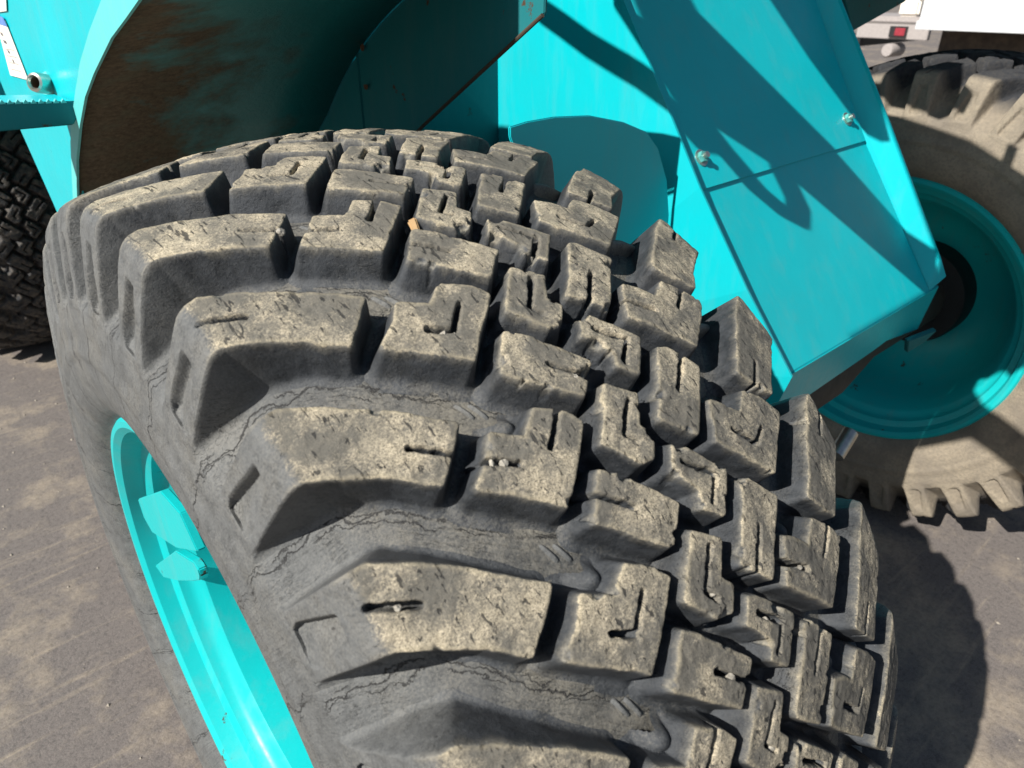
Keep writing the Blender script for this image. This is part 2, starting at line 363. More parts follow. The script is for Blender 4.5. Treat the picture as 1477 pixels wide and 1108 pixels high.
TYPES = {
 'lugL': dict(name='shoulder_lug', poly=LUG, pock=POCK, slits=([[(-187, 3.135), (-161, 3.29)]], [[(-262, 2.765), (-231, 2.89)]])),
 'b2': dict(name='tread_block', poly=B2, slits=([[(-69, 3.33), (-92, 3.51)], [(-152, 3.36), (-122, 3.50)]], [[(-83, 3.44), (-103, 3.605), (-121, 3.53)]]), ramp=(-105, 3.27, 12.5)),
 'b3': dict(name='tread_block', poly=B3, slits=([[(-88, 3.80), (-54, 4.03)]], [[(-50, 4.06), (-20, 4.27)]])),
 'c4': dict(name='tread_block', poly=C4, slits=([[(-6, 4.45), (-29, 4.65), (-23, 4.72)]], [[(-4, 4.47), (-27, 4.64), (-20, 4.71)]])),
 's1': dict(name='tread_block', poly=S1, slits=([[(11, 3.95), (38, 4.12), (20, 4.25)]], [[(13, 3.96), (37, 4.11), (19, 4.24)]])),
 'c5': dict(name='tread_block', poly=C5, slits=([[(58, 4.55), (27, 4.79)]], [[(90, 4.33), (56, 4.55)]])),
 'c6': dict(name='tread_block', poly=C6, slits=([[(156, 4.885), (131, 5.02)], [(62, 4.79), (95, 4.98)]], [[(130, 5.05), (110, 5.115), (89, 4.95)]]), ramp=(108, 4.755, 12)),
 'lugR': dict(name='shoulder_lug', poly=RLUG, pock=RPOCK, slits=([[(259, 4.22), (231, 4.36)]], [[(187, 4.625), (161, 4.77)]])),
}
def block_mesh(key, par, seed, step):
    T = TYPES[key]; P = T['poly']; rd = 3.2; Pi = inset(P, rd)
    xs = [p[0] for p in P]; ys = [p[1] for p in P]; mg = 17
    gx = np.arange(min(xs) - mg, max(xs) + mg, step); gy = np.arange(min(ys) - mg, max(ys) + mg, step)
    gx = gx[np.abs(gx) < 399]; X, Y = np.meshgrid(gx, gy, indexing='ij')
    ox, orr, bx, br = prof_at(X / 1000); H = np.hypot(ox - bx, orr - br) * 1000
    wx = vnoise(X / 9, Y / 9, seed) * 0.8 + vnoise(X / 3, Y / 3, seed + 5) * 0.35; wy = vnoise(X / 26, Y / 26, seed + 9) * 1.3
    d0 = sdf_poly(X, Y, Pi) - rd + wy * .6 * np.interp(np.abs(X), [240, 275], [1, .25]); d = d0 + (wx + wy * .4) * np.interp(np.abs(X), [240, 275], [1, .25])
    draft = 0.17 * H
    # drop below the running surface against distance outside the outline
    lip = np.interp(d, [-3.2, -1.2, -0.2, 0.5], [0, .12, .55, 2.0])
    side = np.interp(np.abs(X), [240, 275], [0, 1]); lip = np.interp(d, [-4, -1.6, -0.4, 0.5], [0, .1, .3, 1.2]) * side + lip * (1 - side)
    frac = np.clip((d0 - 0.2) / np.maximum(draft, 1.0), 0, 1)
    foot = 5.5
    hw = H - lip - frac * np.maximum(H - 2.6 - foot, 0)
    dd = d0 - 0.2 - draft
    fil = np.interp(dd, [0, 1.5, 3.5, 6, 9, 12], [foot, 3.3, 1.6, .5, -.6, -2.2])
    h = np.where(dd > 0, np.minimum(fil, H), hw); h = np.where(d > 0.5, np.minimum(h, np.maximum(H - 2.6, fil * (dd > 0))), h)
    topm = np.interp(d, [-5, -0.8, 1.2], [1, .92, .0])
    h += (vnoise(X / 5, Y / 5, seed + 2) * .45 + vnoise(X / 18, Y / 18, seed + 3) * .8) * np.interp(d, [-3, 0], [1, .3])
    # sloped pad filling the notch of the block
    if 'ramp' in T:
        rx, ry, rw = T['ramp']; q = np.hypot(X - rx, Y - ry * MM)
        pad = (H * .55) * np.exp(-(q / rw) ** 2.6); h = np.maximum(h, np.minimum(pad, H - 4)); 
    if 'pock' in T:
        dp = sdf_poly(X, Y, inset(T['pock'], 4)) - 4; gx_ = np.clip((np.abs(X) - 290) / 74, 0, 1); ref = min(p[1] for p in T['pock']); gy_ = np.clip((Y - ref) / 42, 0, 1); h -= np.interp(dp, [-1.8, 0.3], [1, 0]) * np.minimum(np.maximum(21 - 15 * gy_ - 7 * gx_, 2.5), np.maximum(H - 1.5, 0) * .85)
    sl = np.zeros_like(h)
    for i, L in enumerate(T['slits'][par]):
        ds = sdf_line(X, Y, U(L)) - 2.3 + vnoise(X / 4, Y / 4, seed + 7) * .7 + vnoise(X / 12, Y / 12, seed + 8) * .8
        m_ = np.interp(ds, [-1.0, 0.6], [1, 0]); sl = np.maximum(sl, m_)
    h -= sl * np.minimum(15, H * .5); topm *= (1 - sl)
    # chips and torn bits
    r = np.random.default_rng(seed * 7 + 3)
    ctr = key in ('c4', 's1', 'b3', 'c5')
    for _ in range(r.integers(3, 7) if ctr else r.integers(2, 5)):
        i = r.integers(len(P)); t = r.random(); a, b = P[i], P[(i + 1) % len(P)]
        if abs(a[0]) > 250 or abs(b[0]) > 250: continue
        cx, cy = a[0] + (b[0] - a[0]) * t, a[1] + (b[1] - a[1]) * t; rr = r.uniform(2, 8 if ctr else 5.5)
        q = np.hypot(X - cx + vnoise(X / 3, Y / 3, seed) * 1.5, Y - cy + vnoise(X / 3, Y / 3, seed + 1) * 1.5) / rr
        c_ = np.interp(q, [.5, 1.0], [1, 0]) * (h > H * .5); h -= c_ * r.uniform(1.5, 11 if ctr else 5); topm *= 1 - c_ * .8
    h = np.where(H < 1.2, np.minimum(h, H), h)
    fr = h / np.maximum(H, .4)
    ext = (np.abs(X) / 1000 > .30); fr = np.where(H < 1.0, np.minimum(fr, 0.4), fr)
    fr = np.clip(fr, -2.0 / np.maximum(H, 1), 1.3)
    px = bx + (ox - bx) * fr; pr = br + (orr - br) * fr
    # along the flank the offset is mostly sideways already; angle round the wheel
    th = Y / MM * PITCH
    V = np.stack([px, -pr * np.sin(th), pr * np.cos(th)], -1)
    keepv = (h > -1.6) & (d0 < draft + 13)
    nx, ny = X.shape; idx = np.arange(nx * ny).reshape(nx, ny)
    q = np.stack([idx[:-1, :-1], idx[1:, :-1], idx[1:, 1:], idx[:-1, 1:]], -1)
    kq = keepv[:-1, :-1] & keepv[1:, :-1] & keepv[1:, 1:] & keepv[:-1, 1:]; q = q[kq]
    used = np.unique(q); rm = np.zeros(nx * ny, int); rm[used] = np.arange(len(used)); q = rm[q]
    sidefade = np.interp(np.abs(X) / 1000, [.255, .285], [1, 0])
    grain = np.interp(np.abs(X) / 1000, [.215, .255], [1, .84])
    tp = np.clip(topm * sidefade * grain, 0, 1); flank = np.clip(np.interp(h / np.maximum(H, 1), [.62, .97], [.0, .42]) * (np.abs(X) < 262), 0, 1)
    tp = np.maximum(tp, flank); rb = np.interp(np.abs(d + 1.5), [0, 3], [.55, 0]) * sidefade * (1 - sl)
    wall = np.interp(d, [-.5, 1.0], [0, 1]) * np.interp(dd, [-1, 5], [1, 0]) * np.interp(np.abs(X), [255, 290], [1, .55])  # flank walls: holds silt back so their shade is painted dark
    col = np.stack([tp, rb, np.interp(np.abs(X) / 1000, [.24, .27], [1, 0]), 1 - .8 * wall], -1).reshape(-1, 4)[used]
    V = V.reshape(-1, 3)[used]
    return V, q, col
def make_mesh(name, V, q, col, mat):
    me = bpy.data.meshes.new(name); me.vertices.add(len(V)); me.vertices.foreach_set('co', V.ravel())
    me.loops.add(len(q) * 4); me.loops.foreach_set('vertex_index', q.ravel())
    me.polygons.add(len(q)); me.polygons.foreach_set('loop_start', np.arange(len(q)) * 4); me.polygons.foreach_set('loop_total', np.full(len(q), 4))
    me.update(calc_edges=True); me.validate()
    a = me.color_attributes.new('wear', 'FLOAT_COLOR', 'POINT'); a.data.foreach_set('color', col.ravel().astype(np.float32))
    me.polygons.foreach_set('use_smooth', np.ones(len(q), bool)); me.materials.append(mat); me.update()
    return me
def rotx(V, a):
    c, s = math.cos(a), math.sin(a); return np.stack([V[:, 0], V[:, 1] * c - V[:, 2] * s, V[:, 1] * s + V[:, 2] * c], -1)
def add_rib(parent, k, x, y, mat):
    """thin wear-indicator rib on the groove floor"""
    bm = bmesh.new(); th = y * PITCH + k * PITCH
    n, m_ = 9, 5; g = []
    for i in range(n):
        for j in range(m_):
            u = i / (n - 1) * 2 - 1; v = j / (m_ - 1) * 2 - 1
            h = 3.2 * (1 - v * v) * (1 - abs(u) ** 4) - .6
            xx = x + u * 4 + v * 2.0; a = th + (u * 10 - v * 1.0) / 1000 / .65
            r_ = float(np.interp(abs(xx) / 1000, ST[0], ST[4])) + h / 1000
            g.append(bm.verts.new((xx / 1000, -r_ * math.sin(a), r_ * math.cos(a))))
    for i in range(n - 1):
        for j in range(m_ - 1): bm.faces.new((g[i * m_ + j], g[(i + 1) * m_ + j], g[(i + 1) * m_ + j + 1], g[i * m_ + j + 1]))
    return bm_obj('wear_rib', bm, mat, parent, True)
def add_tie(parent, k, x0, x1, yc, wd, hh, mat, name='tie_bar'):
    """low rubber bridge in the groove between two blocks"""
    nx, ny = 14, 12; X, Y = np.meshgrid(np.linspace(x0, x1, nx), np.linspace(yc * MM - wd, yc * MM + wd, ny), indexing='ij')
    ox, orr, bx, br = prof_at(X / 1000); H = np.hypot(ox - bx, orr - br) * 1000
    u = np.abs(Y - yc * MM) / wd; f = (hh * np.interp(u, [0, .45, .8, 1], [1, .93, .25, -.1])) / H
    px = bx + (ox - bx) * f; pr = br + (orr - br) * f; th = Y / MM * PITCH + k * PITCH
    V = np.stack([px, -pr * np.sin(th), pr * np.cos(th)], -1).reshape(-1, 3)
    idx = np.arange(nx * ny).reshape(nx, ny); q = np.stack([idx[:-1, :-1], idx[1:, :-1], idx[1:, 1:], idx[:-1, 1:]], -1).reshape(-1, 4)
    col = np.tile(np.array([.1, .35, 0, 1.]), (len(V), 1))
    return link(bpy.data.objects.new(name, make_mesh(name, V, q, col, mat)), parent)

SIDE = [(.2843, .538), (.2885, .515), (.2880, .508), (.2905, .495), (.2930, .488), (.2930, .479), (.2908, .474), (.2912, .47), (.2905, .445), (.2870, .425), (.2810, .409), (.2730, .398), (.2640, .391), (.2600, .384), (.256, .372)]
def carcass(name, mat, parent, seg=512, amp=1.0):
    t = np.concatenate([-np.linspace(.373, 0, 75), np.linspace(0, .373, 75)[1:]]); ox, orr, bx, br = prof_at(t)
    L = [(-x, r) for x, r in SIDE[::-1]][:-1]; R = SIDE[1:]
    px = np.concatenate([[a for a, _ in L], bx, [a for a, _ in R]]); pr = np.concatenate([[b for _, b in L], br, [b for _, b in R]])
    m_ = len(px); th = np.arange(seg) * 2 * math.pi / seg
    nz = vnoise(*np.meshgrid(th * 30, np.arange(m_) / 6.0, indexing='ij'), 3) * .9 + vnoise(*np.meshgrid(th * 100, np.arange(m_) / 2.0, indexing='ij'), 4) * .3
    RR = pr[None, :] + nz / 1000 * amp * (pr[None, :] > .53)
    V = np.stack([np.broadcast_to(px, RR.shape), -RR * np.sin(th)[:, None], RR * np.cos(th)[:, None]], -1).reshape(-1, 3)
    i = np.arange(seg)[:, None]; k = np.arange(m_ - 1)[None, :]; j = (i + 1) % seg
    q = np.stack([i * m_ + k, j * m_ + k, j * m_ + k + 1, i * m_ + k + 1], -1).reshape(-1, 4)
    tt = np.where(pr > .60, .06, .0); rb = np.interp(np.abs(px), [0, .12, .2, .24], [.25, .30, .12, 0])
    gg = np.broadcast_to(np.stack([tt, rb, np.interp(np.abs(px), [.20, .245], [1, 0]), np.ones(m_)], -1), (seg, m_, 4)).reshape(-1, 4)
    tq = np.concatenate([np.full(len(L), -.373), t, np.full(len(R), .373)]) * 1000
    yl = np.interp(tq, [-373, -266, -240, -208, -180, -162, -105, -40, 45, 114, 180, 208, 240, 266, 373], [3.03, 3.03, 3.10, 3.245, 3.42, 3.51, 3.86, 4.345, 4.87, 5.35, 4.91, 4.735, 4.59, 4.51, 4.51])
    vv = (np.arange(seg)[:, None] * NP_ / seg - yl[None, :] + .45) % 1.0 - .45
    groove = np.stack([np.broadcast_to(tq / 133.5, vv.shape), vv, np.ones_like(vv)], -1).reshape(-1, 3)
    o = link(bpy.data.objects.new(name, make_mesh(name, V, q, np.ascontiguousarray(gg), mat)), parent)
    ga = o.data.attributes.new('groove', 'FLOAT_VECTOR', 'POINT'); ga.data.foreach_set('vector', groove.ravel().astype(np.float32)); return o

def cut_ring(name, prof, mat, parent, seg=160): return revolve(name, prof, mat, parent, seg)

RIMPROF = [(-.2575, .392), (-.2645, .3915), (-.2690, .387), (-.2690, .379), (-.2620, .3700), (-.2460, .3660), (-.2360, .3630), (-.2320, .3540), (-.2280, .3470), (-.2160, .3440), (-.2060, .3390), (-.2000, .3290), (-.1920, .3220), (-.1600, .3190), (-.1000, .3160), (.0000, .3140), (.055, .312), (.070, .300), (.078, .270), (.080, .10), (.080, .0)]
def wheel(name, loc, parent, mat, fine_rows, coarse_rows, rest, keys=tuple(TYPES), seg=512, step=1.15):
    w_ = empty(name, loc, parent); w_.rotation_euler = (math.radians(-0.052 * 11.25), 0, 0)
    carcass('tyre', mat, w_, seg)
    cache = {}
    for k in list(fine_rows) + list(coarse_rows):
        fine = k in fine_rows
        for key in keys:
            var = (k % 2, (k // 2) % 2, fine)
            if (key, var) not in cache:
                V, q, col = block_mesh(key, k % 2, 1 + 13 * list(TYPES).index(key) + 5 * (k % 2) + 3 * ((k // 2) % 2), step if fine else 2.8)
                cache[(key, var)] = make_mesh(TYPES[key]['name'], V, q, col, mat)
            o = link(bpy.data.objects.new(TYPES[key]['name'], cache[(key, var)]), w_); o.rotation_euler = (k * PITCH, 0, 0)
        if fine:
            add_tie(w_, k, 138, 216, 5.15, 8.5, 14, mat)
            for x_, y_ in ((-118, 4.02), (-108, 4.06)): add_rib(w_, k, x_, y_, mat)
    if rest:
        VV, QQ, CC, off = [], [], [], 0
        for key in keys:
            base = [block_mesh(key, p_, 2 + p_ + 13 * list(TYPES).index(key), 4.2) for p_ in (0, 1)]
            for k in rest:
                V, q, col = base[k % 2]; VV.append(rotx(V, k * PITCH)); QQ.append(q + off); CC.append(col); off += len(V)
        o = link(bpy.data.objects.new('tread_block', make_mesh('tread_blocks_far_side', np.concatenate(VV), np.concatenate(QQ), np.concatenate(CC), mat)), w_)
        o['kind'] = 'stuff'
    return w_

# ------------------------------------------------------------------ the setting
bm = bmesh.new(); bmesh.ops.create_grid(bm, x_segments=1, y_segments=1, size=250)
g = bm_obj('ground', bm, GROUND); tag(g, kind='structure')

crane = empty('mobile_crane', (0, 0, 0))
tag(crane, 'turquoise mobile crane whose big worn treaded tyre fills the foreground', 'crane')

# ------------------------------------------------------------------ wheels
near = wheel('wheel', (0, 0, HUB), crane, RUB, range(-7, 6), [], range(6, 25))
near['label'] = 'nearest wheel with chunky dusty tread and turquoise rim'
revolve('rim', RIMPROF, RIMP, near, 192)
def tab(pts, x0=-.198, th=.008):
    return [(x0, -r * math.sin(a), r * math.cos(a)) for r, a in pts]

revolve('bead_dust', [(-.2590, .3915), (-.2655, .3925), (-.2668, .3940), (-.2640, .3965)], DUSTY, near, 160)
far = wheel('wheel', (1.930, 0, HUB), crane, DUSTY, [], range(-9, 10), range(10, 23), seg=256)
far['label'] = 'wheel on the opposite side with mud caked sidewall'
revolve('rim', [(x, r) for x, r in RIMPROF[:13]] + [(-.12, .300), (-.06, .285), (.0, .25), (.03, .20), (.035, .155)], RIMP, far, 160)
revolve('hub', [(.034, .156), (-.03, .155), (-.045, .150), (-.05, .10), (-.055, .0)], BLACK, far, 64)
rear = wheel('wheel', (0, 3.27, HUB), crane, DARK, [], range(-5, 7), range(7, 27), seg=256)
rear['label'] = 'rear wheel in shade under the body'
revolve('rim', RIMPROF, RIMP, rear, 96)

# bracket tabs welded inside the near rim: pixel-measured on the plane x=-.215
def rim_tab(pts, name='rim_bracket'):
    P = [(-.241, y, z - HUB) for y, z in pts]; return plate(name, P, .012, RIMP, near, .0015)
near_inv = None
for L in ([(.318, .805), (.134, .922), (.057, .931), (.021, .893), (.137, .823), (.282, .760), (.315, .770)],
          [(.352, .645), (.151, .809), (.060, .850), (.044, .847), (.042, .838), (.050, .825), (.093, .793), (.200, .718), (.306, .650)]):
    rim_tab(L)

# axle, housing and steering rod seen below the cover
tube('axle', [(0.22, 0, HUB), (0.45, 0, .66), (0.62, 0, .64), (1.3, 0, .64), (1.5, 0, .66), (1.90, 0, HUB)], [.12, .10, .11, .11, .09, .10], AXLE, crane, 24)
tube('track_rod', [(1.215, -.150, .455), (1.285, -.145, .495)], .021, ZINC, crane)

# ------------------------------------------------------------------ front cover box between the wheels
S_ = lambda x, b: (x, b, 1.187 + (b) * 1.5)          # point on the sloping face
nf = Vector((0, -.8321, .5547))
def up_(p, h): return tuple(Vector(p) + nf * h)
def q_(x, b, h=0): return up_((x, b, 1.187 + 1.5 * b), h)
face = plate('sloping_panel', [q_(.642, .40), q_(.656, .198), q_(.668, 0), q_(.690, -.108), q_(.722, -.205), (1.372, -.205, .8795), (1.329, 0, 1.187), q_(1.336, .20), q_(1.345, .40)], .008, PAINT, crane)
cover = plate('cover_plate', [q_(.664, .40, .005), q_(.676, .198, .005), q_(.690, -.001, .005), q_(1.324, .004, .005), q_(1.333, .20, .005), q_(1.341, .40, .005)], .0048, PAINT, crane, .001)
for (x, b) in ((.722, .030), (1.276, .036)):
    c = Vector(q_(x, b, .005)); bo = tube('bolt', [c, c + nf * .009], .0105, BOLT, crane, 6)
    wa = tube('washer', [c, c + nf * .002], .0155, ZINC, bo, 20); st = tube('stud', [c + nf * .009, c + nf * .016], .0055, ZINC, bo, 12)
# left side wall whose forward edge stands proud of the sloping face
FL = [q_(.636, .40, .026), q_(.648, .198, .026), q_(.660, 0, .026), q_(.682, -.108, .026), q_(.714, -.205, .026)]
plate('side_wall', [(.652, .507, 2.0), (.652, .507, .82), (.652, .06, .82), (.652, .06, 1.30), (.640, .26, 1.60), (.640, .45, 2.0)], .006, PAINT, crane)
bmw = bmesh.new(); lo = [(.652, .45, 1.85), (.650, .26, 1.45), (.652, .06, 1.12), (.668, .0, .97), (.700, -.10, .86)]
A_ = [bmw.verts.new(p) for p in FL]; B_ = [bmw.verts.new(p) for p in lo]
for a_ in range(4): bmw.faces.new((A_[a_], A_[a_ + 1], B_[a_ + 1], B_[a_]))
C_ = [bmw.verts.new((x, y, .775)) for x, y in ((.652, .06), (.672, .0), (.704, -.10), (.730, -.19))]
bmw.faces.new((B_[2], B_[3], C_[1], C_[0])); bmw.faces.new((B_[3], B_[4], C_[2], C_[1])); bmw.faces.new((B_[4], A_[4], C_[3], C_[2]))
wf = bm_obj('wall_flange', bmw, PAINT, crane); md = wf.modifiers.new('t', 'SOLIDIFY'); md.thickness = .005; md.offset = 0
plate('rear_wall', [(.322, .507, 2.0), (.322, .507, .80), (.6525, .501, .80), (.6525, .501, 2.0)], .006, PAINTR_SHADED, crane)
# right flange and right side wall
plate('right_flange', [q_(1.345, .40), q_(1.336, .20), (1.329, 0, 1.187), (1.372, -.205, .8795), (1.425, -.215, .905), (1.385, -.205, .955), (1.374, -.03, 1.226), (1.370, .145, 1.478), (1.372, .345, 1.778)], .005, PAINT, crane, .001)
plate('side_wall', [(1.372, .345, 1.778), (1.371, .145, 1.478), (1.375, -.03, 1.226), (1.386, -.205, .955), (1.424, -.213, .905), (1.424, .6, .905), (1.372, .6, 1.8)], .006, PAINT, crane)
plate('lower_lip', [(.727, -.2065, .8785), (.730, -.190, .770), (1.20, -.175, .765), (1.245, -.185, .782), (1.40, -.195, .768), (1.424, -.2065, .8785)], .006, PAINT, crane)
plate('tow_bracket', [(1.31, -.20, .775), (1.425, -.22, .775), (1.425, -.20, .735), (1.36, -.19, .725)], .012, PAINTR_SHADED, crane)
# rounded plate added behind the near tyre, its unlit face imitating a cast shadow
plate('shadow_shaped_plate', [(.322, .022, .95), (.646, .022, .80), (.645, .022, 1.05), (0.6399, .022, 1.1479), (0.6235, .022, 1.2116), (0.5910, .022, 1.2680), (0.5567, .022, 1.2983), (0.4974, .022, 1.3197), (0.4188, .022, 1.3372), (0.3460, .022, 1.3426), (.2932, .022, 1.3416), (.262, .022, 1.338), (.262, .022, 1.325), (.296, .022, 1.25), (.316, .022, 1.10)], .005, PAINT, crane)

# ------------------------------------------------------------------ wing over the near wheel
N_ = 60; V = []; F = []
for i in range(N_ + 1):
    ad = 5.0 + 58 * i / N_; a = -math.radians(ad)
    r0 = float(np.interp(ad, [5, 11.7, 16.4, 21.6, 30.3, 36.4, 42.6, 49.9, 54.5, 63], [.840, .837, .833, .835, .844, .859, .872, .892, .904, .935])) + .002
    for x, f_ in ((-.130, 0), (-.05, .12), (.08, .4), (.20, .72), (.322, 1)):
        rr = r0 * (1 - f_) + max(.885, r0) * f_
        V.append((x, -rr * math.sin(a), HUB + rr * math.cos(a)))
for i in range(N_):
    for j in range(4): F.append((i * 5 + j, i * 5 + j + 1, (i + 1) * 5 + j + 1, (i + 1) * 5 + j))
wing = mesh_obj('fender', V, F, UNDER, crane, True); md = wing.modifiers.new('t', 'SOLIDIFY'); md.thickness = .004; md.offset = 1
SK_in = [(.80, 1.13), (.735, 1.197), (.682, 1.247), (.590, 1.314), (.510, 1.363), (.427, 1.401), (.307, 1.449), (.235, 1.471), (.169, 1.492), (.075, 1.512)]
SK_out = [(.075, 1.545), (.20, 1.525), (.309, 1.490), (.398, 1.453), (.486, 1.411), (.557, 1.368), (.622, 1.326), (.690, 1.275), (.764, 1.200), (.83, 1.13)]
def strip(name, A, B, x, th, mat, parent):
    """two matched outlines in a plane x=const"""
    V = [(x, *p) for p in A] + [(x, *p) for p in B[::-1]] + [(x + th, *p) for p in A] + [(x + th, *p) for p in B[::-1]]
    n = len(A); F = []
    for i in range(n - 1):
        F += [(i, i + 1, n + i + 1, n + i), (2 * n + i, 3 * n + i, 3 * n + i + 1, 2 * n + i + 1), (i, 2 * n + i, 2 * n + i + 1, i + 1), (n + i, n + i + 1, 3 * n + i + 1, 3 * n + i)]
    bm = bmesh.new(); vs = [bm.verts.new(v) for v in V]
    for f in F: bm.faces.new([vs[k] for k in f])
    return bm_obj(name, bm, mat, parent)
strip('fender_skirt', SK_in, SK_out, -.134, .004, PALE, crane)
# inner wall of the wheel arch
ar_ = lambda q: .886 + max(0, (q - 36) / 24) * .07
arc = [(ar_(q) * math.sin(math.radians(q)), HUB + ar_(q) * math.cos(math.radians(q))) for q in [4 + 4 * i for i in range(15)]]
iw = [(.325, y, z) for y, z in arc]
iw = [(.325, .025, 1.556)] + iw + [(.325, .76, 1.02), (.325, .64, 1.092), (.325, .305, 1.305), (.325, .025, 1.473)]
plate('inner_wall', iw, .006, PAINTR_SHADED, crane)
tube('wall_edge', [(.322, .025, 1.471), (.322, .305, 1.302), (.322, .64, 1.089)], .0030, BROWN, crane, 8)

rs = random.Random(3)
for (y, z, k) in ((.505, 1.418, .011), (.480, 1.412, .007), (.44, 1.447, .006), (.62, 1.345, .006), (.48, 1.345, .007), (.54, 1.395, .005)):
    plate('rust_spot', [(.3185, y + k * rs.uniform(.6, 1.2) * math.cos(a), z + k * rs.uniform(.6, 1.3) * math.sin(a)) for a in [i * .7 for i in range(9)]], .0008, RUST, crane, 0)
# ------------------------------------------------------------------ body side behind the wheel
sp = plate('side_panel', [(-.120, .075, 1.9), (-.120, .075, 1.54)] + [(-.120, y - .012, z - .012) for y, z in SK_out[1:-1]] + [(-.120, .80, 1.12), (-.120, .86, 1.02), (-.120, 1.02, 1.035), (-.120, 1.067, 1.10), (-.120, 1.186, 1.235), (-.120, 1.253, 1.341), (-.120, 1.33, 1.46), (-.120, 1.5, 1.9)], .006, PAINT, crane)
def on_side(name, yz, mat, off, parent): return plate(name, [(-.1268 - off, *p) for p in yz], .0008, mat, parent, 0)
on_side('decal', [(1.061, 1.453), (.971, 1.449), (.922, 1.353), (1.085, 1.349)], PAPER, .0012, sp)
dk = on_side('decal', [(1.16, 1.56), (.86, 1.56), (.905, 1.484), (.930, 1.466), (1.05, 1.461)], PAPER, .0012, sp)
on_side('decal_band', [(1.072, 1.459), (.976, 1.455), (.962, 1.440), (1.078, 1.444)], BLUE, .0024, sp)
for (y, z, l_) in ((1.045, 1.428, .012), (1.040, 1.415, .020), (1.028, 1.398, .010), (1.01, 1.383, .008)):
    on_side('decal_mark', [(y, z), (y - l_, z - .001), (y - l_ - .004, z - .006), (y - .003, z - .005)], INK, .0024, sp)
for i in range(4):
    z = 1.362 + i * .012; on_side('decal_line', [(1.06 - i * .003, z), (.965 - i * .0, z + .002), (.965, z + .0035), (1.06 - i * .003, z + .0015)], GREY, .0024, sp)
# filler tube stub
ft = revolve('pipe_stub', [(-.020, .0090), (-.024, .0112), (-.022, .0148), (-.016, .0160), (.020, .0160)], ZINC, crane, 32)
ft.location = (-.135, .752, 1.361); ft.rotation_euler = (0, math.radians(12), math.radians(38))
revolve('pipe_lining', [(-.020, .0092), (-.002, .0088), (-.001, .0)], RUST, ft, 24)
revolve('pipe_collar', [(.010, .0), (.010, .021), (.016, .023), (.03, .023)], PALE, ft, 24)
# serrated step
st = plate('step', [(-.52, .60, 1.372), (-.52, .60, 1.318), (-.140, .60, 1.314), (-.128, .60, 1.330), (-.128, .60, 1.348)], .006, PAINTR_SHADED, crane)
V = []; F = []
for i in range(38):
    x = -.52 + i * .010; b = len(V)
    V += [(x, .599, 1.346 + .026 * (1 - i / 38)), (x + .005, .599, 1.352 + .027 * (1 - i / 38)), (x + .009, .599, 1.346 + .026 * (1 - i / 38)), (x, .606, 1.346 + .026 * (1 - i / 38)), (x + .005, .606, 1.352 + .027 * (1 - i / 38)), (x + .009, .606, 1.346 + .026 * (1 - i / 38))]
    F += [(b, b + 1, b + 2), (b + 3, b + 5, b + 4), (b, b + 3, b + 4, b + 1), (b + 1, b + 4, b + 5, b + 2)]
teeth = mesh_obj('tooth', V, F, PALE, st); teeth['kind'] = 'stuff'
plate('step_tread', [(-.52, .606, 1.372), (-.130, .606, 1.347), (-.130, .72, 1.347), (-.52, .72, 1.372)], .006, PAINT, st)

# body shell above (mostly out of frame): shades the rear wheel
box('deck', (-.115, 1.5, 1.22), (2.0, 4.6, 1.5), PAINT, crane)
box('step_skirt', (-.45, 2.0, 1.24), (-.12, 4.6, 1.30), PAINT, crane)

# stand-in plates and hoses added above the frame, shaped to throw the slanting shadows
def lift(pts, t): return [tuple(Vector(p) + TS * t) for p in pts]
def fp(x, b): return (x, b, 1.187 + 1.5 * b)
plate('shadow_caster_plate', lift([fp(.700, .30), fp(.800, .30), fp(.847, .193), fp(1.150, .017), fp(1.425, -.175), fp(1.345, -.205), fp(.985, -.015), fp(.93, .005), fp(.80, .055), fp(.715, .150)], .95), .02, PAINT, crane)
tube('shadow_caster_hose', lift([fp(.690, .175), fp(.75, .085), fp(.80, .035), fp(.86, -.015), fp(.915, -.045), fp(.955, -.060), fp(.975, -.045), fp(.965, -.010)], .80), .016, BLACK, crane, 12)
plate('shadow_caster_plate', lift([fp(1.146, .195), fp(1.18, .30), fp(1.40, .30), fp(1.42, .02), fp(1.40, -.02), fp(1.304, .040), fp(1.221, .113)], 1.0), .02, PAINT, crane)
tube('shadow_caster_hose', lift([(.652, .52, 1.56), (.652, .36, 1.455), (.652, .24, 1.405), (.652, .12, 1.365), (.652, .03, 1.33)], .7), .017, BLACK, crane, 12)

# unseen plates added and cut to shade the far wheel, and its wing
def caster_over(pts, zc=1.78):
    return [(1.655 - 1.17 * (zc - z), y, zc) for y, z in pts]
plate('far_wheel_shade_plate', caster_over([(-.203, 1.105), (-.253, 1.083), (-.60, .96), (-.60, .68), (-.45, .655), (-.42, .63), (-.39, .655), (-.36, .625), (-.33, .65), (-.30, .62), (-.272, .63), (-.28, .56), (-.33, .50), (-.60, .38), (-.60, .30), (-.33, .40), (-.287, .365), (-.203, .30)]), .02, PAINT, crane)  # sawtooth edge shaped for a jagged shadow on the far rim
plate('far_wheel_shade_plate', caster_over([(.14, 1.20), (-.118, 1.144), (-.212, 1.102), (-.212, .70), (-.10, .87), (0, 1.02)], 1.95), .02, PAINT, crane)
plate('far_wheel_shade_plate', caster_over([(.14, 1.42), (-.02, 1.40), (-.04, 1.31), (-.085, 1.275), (-.08, 1.228), (-.055, 1.235), (-.03, 1.205), (.03, 1.225), (.14, 1.25)], 1.97), .01, PAINT, crane)
V = []; F = []
for i in range(41):
    a = math.radians(14) - math.radians(70) * i / 40
    for x in (1.60, 2.22): V.append((x, -.875 * math.sin(a), HUB + .875 * math.cos(a)))
